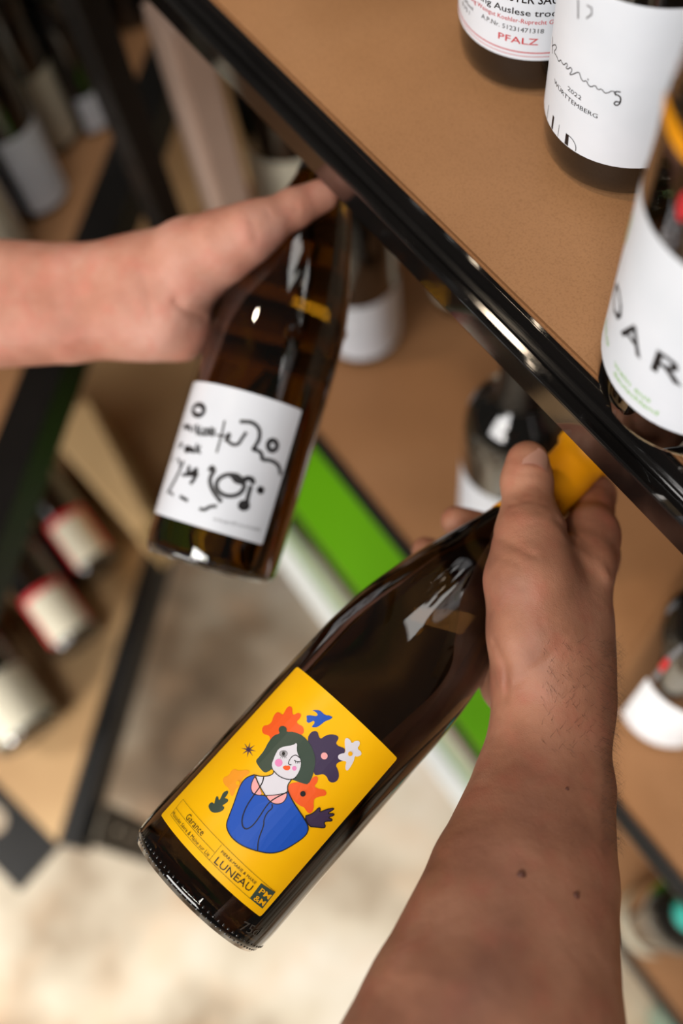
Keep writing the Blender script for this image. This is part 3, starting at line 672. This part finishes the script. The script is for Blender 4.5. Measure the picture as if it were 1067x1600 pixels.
q0, q1 = mids[0][0][:2], mids[2][0][:2]; e_ = (q1 - q0) / np.linalg.norm(q1 - q0); o_ = mids[0][2] * .012
q0 = q0 - e_ * .05; q1 = q1 + e_ * .06
blk_ = tag(empty('display_block', (*(q0 + q1) / 2, LZ1)), 'low wooden block propping the tilted bottles on the lower left shelf', 'block')
child(prism('block_body', [q0 - o_, q1 - o_, q1 + o_, q0 + o_], LZ1 + .0005, h_blk, MDF, None, .002), blk_)
# cardboard carton at the far part of the lower left shelf
p = [at_z(x, y, LZ1 + .14)[:2] for x, y in ((62, 660), (215, 832), (238, 806), (142, 620))]
q = [at_z(x, y, LZ1 + .14)[:2] for x, y in ((68, 668), (208, 822), (228, 806), (138, 628))]
cb = tag(empty('cardboard_carton', (*np.mean(p, 0), LZ1)), 'open tan cardboard carton on the lower left shelf, below the further arm', 'carton')
child(prism('carton_body', p[::1], LZ1 + .0005, LZ1 + .14, CARD, None, .002), cb)
child(prism('carton_flap', q, LZ1 + .1405, LZ1 + .143, CARD), cb)

# ------------------------------------------------------------------ arms: smooth union of tapered limbs, meshed with surface nets
def cone_sdf(P, a, b, ra, rb):
    ba = b - a; l2 = float(ba @ ba); pa = P - a; h = np.clip((pa @ ba) / l2, 0, 1)
    d = pa - h[..., None] * ba; return np.sqrt(np.einsum('...i,...i', d, d)) - (ra + (rb - ra) * h)
def smin(a, b, k):
    h = np.maximum(k - np.abs(a - b), 0) / k; return np.minimum(a, b) - h * h * k * .25
def surface_nets(f, org, h):
    s = f < 0; nx, ny, nz = f.shape
    cs = [s[i:nx - 1 + i, j:ny - 1 + j, k:nz - 1 + k] for i in (0, 1) for j in (0, 1) for k in (0, 1)]
    tot = sum(c.astype(np.int8) for c in cs); act = (tot > 0) & (tot < 8)
    idx = -np.ones(act.shape, np.int64); ii = np.argwhere(act); idx[act] = np.arange(len(ii))
    acc = np.zeros((len(ii), 3)); cnt = np.zeros(len(ii))
    corners = [(i, j, k) for i in (0, 1) for j in (0, 1) for k in (0, 1)]
    for a in corners:
        for ax in range(3):
            if a[ax] == 1: continue
            b = list(a); b[ax] = 1
            fa = f[ii[:, 0] + a[0], ii[:, 1] + a[1], ii[:, 2] + a[2]]; fb = f[ii[:, 0] + b[0], ii[:, 1] + b[1], ii[:, 2] + b[2]]
            m = (fa < 0) != (fb < 0); t = np.where(m, fa / np.where(m, fa - fb, 1), 0)
            p = np.tile(np.array(a, float), (len(ii), 1)); p[:, ax] += t
            acc[m] += p[m]; cnt[m] += 1
    V = org + h * (ii + acc / cnt[:, None])
    quads = []
    for ax in range(3):
        o1, o2 = [d for d in range(3) if d != ax]
        sa = [slice(1, n - 1) for n in f.shape]; sa[ax] = slice(0, f.shape[ax] - 1)
        sb = list(sa); sb[ax] = slice(1, f.shape[ax])
        A_, B_ = s[tuple(sa)], s[tuple(sb)]; e = np.argwhere(A_ != B_)
        inside = A_[A_ != B_]
        g = e.copy(); g[:, o1] += 1; g[:, o2] += 1
        def cell(d1, d2):
            c = g.copy(); c[:, o1] -= d1; c[:, o2] -= d2; return idx[c[:, 0], c[:, 1], c[:, 2]]
        Q = np.stack([cell(1, 1), cell(0, 1), cell(0, 0), cell(1, 0)], 1)
        flip = inside if ax != 1 else ~inside
        Q[~flip] = Q[~flip][:, ::-1]
        quads.append(Q[(Q >= 0).all(1)])
    return V, np.concatenate(quads)
def J(px, py, d): return ray(px, py) * d
def build_limb(body, fingers, lo, hi, h, kb, kf, creases=(), knuck=()):
    lo = np.array(lo); hi = np.array(hi); n = np.ceil((hi - lo) / h).astype(int)
    ax = [lo[i] + h * np.arange(n[i]) for i in range(3)]
    P = np.stack(np.meshgrid(*ax, indexing='ij'), -1).astype(np.float32)
    d = None
    for ch_ in body:
        c = None
        for a, b, ra, rb in ch_:
            q = cone_sdf(P, a.astype(np.float32), b.astype(np.float32), ra, rb); c = q if c is None else smin(c, q, .003)
        d = c if d is None else smin(d, c, kb)
    res = d
    for fg in fingers:
        fd = None
        for a, b, ra, rb in fg:
            q = cone_sdf(P, a.astype(np.float32), b.astype(np.float32), ra, rb); fd = q if fd is None else smin(fd, q, .004)
        res = np.minimum(res, smin(d, fd, kf))
    if creases or knuck:
        X = P[..., 0] / P[..., 2] * FPX + CX; Y = P[..., 1] / P[..., 2] * FPX + CY
        for pts, wpx, amp, dz in creases:
            m = None
            for (x0, y0), (x1, y1) in zip(pts[:-1], pts[1:]):
                bx, by = x1 - x0, y1 - y0; t = np.clip(((X - x0) * bx + (Y - y0) * by) / (bx * bx + by * by), 0, 1)
                q = (X - x0 - t * bx) ** 2 + (Y - y0 - t * by) ** 2; m = q if m is None else np.minimum(m, q)
            res = res + np.where(P[..., 2] < dz, amp, 0) * np.exp(-m / (wpx * wpx))
    V, Q = surface_nets(res, lo, h)
    return V, Q
def chain(*pts): return [(np.array(a[0]), np.array(b[0]), a[1], b[1]) for a, b in zip(pts[:-1], pts[1:])]

def skin_mat(name, base, dark, light, redc):
    m = noise_mat(name, [(.30, dark), (.5, base), (.72, light)], 22, 5, .5, 0, spec=.35, second=(70, .35, redc))
    nt = m.node_tree; b = nt.nodes['Principled BSDF']
    b.inputs['Subsurface Weight'].default_value = .12; b.inputs['Subsurface Radius'].default_value = (.008, .003, .0015); b.inputs['Subsurface Scale'].default_value = .5
    tc = nt.nodes['Texture Coordinate']
    v = nt.nodes.new('ShaderNodeTexVoronoi'); v.inputs['Scale'].default_value = 900; v.feature = 'DISTANCE_TO_EDGE'
    n = nt.nodes.new('ShaderNodeTexNoise'); n.inputs['Scale'].default_value = 160; n.inputs['Detail'].default_value = 5
    nt.links.new(tc.outputs['Object'], v.inputs['Vector']); nt.links.new(tc.outputs['Object'], n.inputs['Vector'])
    b1 = nt.nodes.new('ShaderNodeBump'); b1.inputs['Strength'].default_value = .35; b1.inputs['Distance'].default_value = .0003
    b2 = nt.nodes.new('ShaderNodeBump'); b2.inputs['Strength'].default_value = .5; b2.inputs['Distance'].default_value = .0008
    nt.links.new(v.outputs['Distance'], b1.inputs['Height']); nt.links.new(n.outputs['Fac'], b2.inputs['Height'])
    nt.links.new(b1.outputs[0], b2.inputs['Normal']); nt.links.new(b2.outputs[0], b.inputs['Normal'])
    return m
SKIN = skin_mat('tanned_skin', (160, 110, 86), (132, 87, 68), (182, 131, 106), (166, 92, 75))
SKIN_L = skin_mat('pinkish_skin', (190, 136, 116), (166, 108, 88), (208, 158, 142), (196, 112, 96))
NAIL = mat('fingernail', (206, 156, 138), .3, coat=.3)
person = tag(empty('person', tuple(at_depth(870, 1100, .47))), 'two bare forearms and hands, each holding a wine bottle by its neck', 'person')

# front (right) arm
body = [chain((J(540, 2100, .325), .054), (J(722, 1600, .375), .0405), (J(782, 1380, .412), .0310), (J(828, 1230, .448), .0260), (J(857, 1100, .467), .0232), (J(862, 1050, .467), .0232)),
        chain((J(790, 2100, .33), .050), (J(806, 1600, .385), .0425), (J(850, 1380, .423), .0320), (J(870, 1230, .452), .0265), (J(874, 1100, .470), .0190), (J(876, 1020, .472), .0200)),
        chain((J(868, 1100, .466), .0240), (J(840, 985, .461), .0240), (J(829, 905, .462), .0222), (J(829, 838, .470), .0168)),
        chain((J(876, 1080, .472), .0172), (J(888, 960, .478), .0205), (J(907, 880, .486), .0170), (J(924, 832, .496), .0130)),
        chain((J(840, 1060, .49), .0225), (J(880, 960, .50), .0190), (J(925, 880, .51), .0135)),
        chain((J(860, 1060, .505), .017), (J(905, 950, .52), .0140))]
fR = [chain((J(829, 845, .470), .0156), (J(826, 800, .480), .0129), (J(823, 752, .4865), .0127), (J(824, 722, .4885), .0110)),
      chain((J(922, 836, .498), .0126), (J(929, 775, .534), .0112), (J(900, 735, .556), .0090), (J(845, 740, .558), .0078)),
      chain((J(925, 860, .512), .0115), (J(890, 868, .548), .0100), (J(800, 835, .552), .0090), (J(712, 814, .537), .0086)),
      chain((J(915, 910, .520), .0110), (J(872, 935, .560), .0095), (J(765, 890, .561), .0090), (J(664, 860, .553), .0080)),
      chain((J(900, 960, .522), .0100), (J(850, 1000, .560), .0085), (J(760, 970, .568), .0080), (J(700, 935, .566), .0070)),
      chain((J(868, 1085, .498), .0145), (J(796, 1064, .497), .0150), (J(783, 1042, .499), .0132))]
crR = [([(770, 838), (800, 850), (835, 870)], 3, .0009, .49), ([(778, 868), (820, 885)], 3, .0005, .49), ([(795, 790), (825, 782), (858, 792)], 2.5, .0006, .5), ([(797, 800), (828, 795), (856, 803)], 2, .0005, .5),
       ([(795, 735), (820, 742), (850, 738)], 2, .0005, .5), ([(868, 812), (880, 822), (895, 845)], 4, .0012, .5), ([(772, 1003), (790, 1040), (792, 1090)], 4, .0012, .5), ([(805, 1068), (850, 1035), (880, 1000)], 5, .0007, .5),
       ([(905, 860), (935, 880), (950, 905)], 8, -.0010, .5), ([(945, 890), (955, 905)], 5, -.0010, .52), ([(885, 830), (905, 835), (920, 850)], 3, .0005, .5)]
V, Q = build_limb(body, fR, (-.045, -.075, .24), (.175, .345, .60), .0017, .016, .009, crR)
ra = mesh_obj('arm', cam2w(V), [tuple(int(i) for i in q) for q in Q], SKIN, None, True)
sm = ra.modifiers.new('smooth', 'SMOOTH'); sm.factor = .5; sm.iterations = 2
tag(ra, 'tanned arm reaching in from the bottom edge'); child(ra, person)
# further (left) arm
body = [chain((J(-420, 455, .63), .0315), (J(-100, 440, .605), .0285), (J(110, 444, .59), .0243), (J(215, 430, .58), .0218)),
        chain((J(-420, 520, .63), .0325), (J(-100, 515, .605), .0270), (J(110, 508, .59), .0232), (J(215, 503, .58), .0205)),
        chain((J(215, 438, .578), .0225), (J(300, 408, .566), .0255), (J(350, 385, .556), .0212), (J(385, 366, .550), .0168)),
        chain((J(215, 495, .580), .0220), (J(262, 500, .578), .0232), (J(282, 512, .582), .0205)),
        chain((J(230, 460, .590), .0210), (J(300, 440, .597), .0165), (J(335, 430, .603), .0132)),
        chain((J(250, 500, .596), .0175), (J(300, 495, .606), .0142))]
fL = [chain((J(385, 367, .551), .0152), (J(418, 348, .551), .0128), (J(458, 327, .555), .0115), (J(504, 305, .559), .0096)),
      chain((J(335, 425, .603), .0120), (J(410, 382, .626), .0095), (J(490, 384, .620), .0088), (J(528, 388, .603), .0080)),
      chain((J(325, 455, .607), .0120), (J(410, 455, .637), .0098), (J(490, 457, .632), .0090), (J(527, 460, .604), .0086)),
      chain((J(315, 485, .609), .0115), (J(400, 512, .637), .0092), (J(485, 519, .632), .0085), (J(523, 521, .604), .0078)),
      chain((J(300, 510, .606), .0105), (J(370, 560, .632), .0085), (J(435, 570, .628), .0078), (J(470, 568, .615), .0070))]
crL = [([(272, 470), (290, 488), (318, 497)], 4, .0012, .6), ([(395, 350), (400, 372)], 5, .0008, .57), ([(415, 325), (425, 345)], 3, .0005, .57), ([(460, 310), (465, 335)], 3, .0005, .57),
       ([(262, 440), (285, 470)], 7, .0005, .57), ([(225, 430), (240, 500)], 8, .0006, .57)]
V, Q = build_limb(body, fL, (-.42, -.24, .50), (.02, -.05, .68), .0018, .016, .009, crL)
la = mesh_obj('arm', cam2w(V), [tuple(int(i) for i in q) for q in Q], SKIN_L, None, True)
sm = la.modifiers.new('smooth', 'SMOOTH'); sm.factor = .5; sm.iterations = 2
tag(la, 'pinkish arm reaching in from the left edge'); child(la, person)

def nail(cpos, along, side, L, Wd, par):
    """small curved plate lying on a fingertip; vectors in world space"""
    a = np.array(along) / np.linalg.norm(along); s = np.array(side); s = s - a * (s @ a); s /= np.linalg.norm(s); n = np.cross(a, s)
    n = n if n @ (EYE - cpos) > 0 else -n
    vs, fs = [], []; N, Mx = 9, 7
    for lay in (0, 1):
        for i in range(N):
            for j in range(Mx):
                u = i / (N - 1) * 2 - 1; v = j / (Mx - 1) * 2 - 1
                k = math.sqrt(max(0, 1 - .35 * abs(v) ** 3)) if v > 0 else 1
                ww = u * Wd / 2 * k
                p_ = cpos + a * (v * L / 2 * (1 - .12 * u * u)) + s * ww - n * (ww * ww / (Wd * .95) + .0006 * max(0, v) ** 2 * 0) - n * lay * .0007
                vs.append(p_)
    for lay in (0, 1):
        for i in range(N - 1):
            for j in range(Mx - 1):
                b0 = lay * N * Mx + i * Mx + j; fs.append((b0, b0 + Mx, b0 + Mx + 1, b0 + 1))
    o = mesh_obj('fingernail', vs, fs, NAIL, None, True); o.parent = par; o.matrix_parent_inverse = (par.matrix_parent_inverse @ Matrix.Identity(4)).inverted() @ Matrix.Identity(4) if False else Matrix.Identity(4)
    return o
# parts of an arm live in world coordinates like the arm mesh itself
def sub(o, arm):
    o.parent = arm; o.matrix_parent_inverse = Matrix.Identity(4); return o
t0 = at_depth(840, 712, .4765); nail(t0, at_depth(842, 700, .489) - at_depth(838, 725, .480), at_depth(860, 712, .483) - at_depth(820, 712, .479), .0125, .0125, ra)
t1 = at_depth(504, 285, .5535); nail(t1, at_depth(520, 285, .560) - at_depth(495, 293, .558), at_depth(505, 300, .549) - at_depth(502, 280, .562), .011, .0105, la)
MOLE = mat('mole_skin', (92, 52, 40), .6)
def surf_point(arm_V, px, py):
    X = arm_V[:, 0] / arm_V[:, 2] * FPX + CX; Y = arm_V[:, 1] / arm_V[:, 2] * FPX + CY
    m = (X - px) ** 2 + (Y - py) ** 2 < 16; c = arm_V[m]; return c[np.argmin(c[:, 2])] if len(c) else None
RV = (np.array([v.co[:] for v in ra.data.vertices]) - EYE) @ RC
rnd = random.Random(4)
for (px, py, r) in ((813, 1366, .0019), (898, 1397, .0015), (889, 1233, .0009)):
    c = surf_point(RV, px, py)
    if c is None: continue
    vs, fs = lathe([(0, -.5), (.7, -.35), (1, 0), (.7, .35), (0, .5)], 14)
    o = mesh_obj('mole', [cam2w(c) + r * (np.array(RC[:, 0]) * v[0] + np.array(RC[:, 1]) * v[1]) + np.array(RC[:, 2]) * v[2] * r * .6 for v in vs], fs, MOLE, None, True); sub(o, ra)
# arm hair: thin curved strands rooted on the skin
HAIR = mat('arm_hair', (44, 28, 20), .5)
RN = np.array([v.normal[:] for v in ra.data.vertices]); Xp = RV[:, 0] / RV[:, 2] * FPX + CX; Yp = RV[:, 1] / RV[:, 2] * FPX + CY
cand = [i for i in range(len(RV)) if 1000 < Yp[i] < 1330 and (Xp[i] > 936 or (Xp[i] > 845 and Yp[i] < 1180 and rnd.random() < .30) or (Xp[i] > 880 and rnd.random() < .05)) and RV[i, 2] < .50]
rnd.shuffle(cand); hv, hf = [], []
for i in cand[:1500]:
    p0 = np.array(ra.data.vertices[i].co[:]); nn = RN[i]; down = np.array(RC[:, 1]) * -1 if rnd.random() < .3 else np.array(RC[:, 1])
    g = down + np.array(RC[:, 0]) * rnd.uniform(.1, .9); L = rnd.uniform(.003, .0075); pts = [p0 - nn * .0003]
    for k in range(1, 5):
        t = k / 4; pts.append(p0 + nn * L * (.8 * t - .4 * t * t) + g * L * (.55 * t + .2 * t * t) * .8 + np.array([rnd.uniform(-1, 1) for _ in range(3)]) * L * .05)
    b0 = len(hv); sd = np.cross(nn, g); sd /= np.linalg.norm(sd) + 1e-9
    for k, q_ in enumerate(pts):
        wv = .00006 * (1 - .75 * k / 4); hv += [q_ - sd * wv, q_ + sd * wv, q_ + nn * wv]
    for k in range(4):
        a0 = b0 + 3 * k
        for j in range(3): hf.append((a0 + j, a0 + (j + 1) % 3, a0 + 3 + (j + 1) % 3, a0 + 3 + j))
hr = mesh_obj('arm_hair', hv, hf, HAIR, None, True); hr['kind'] = 'stuff'; sub(hr, ra)
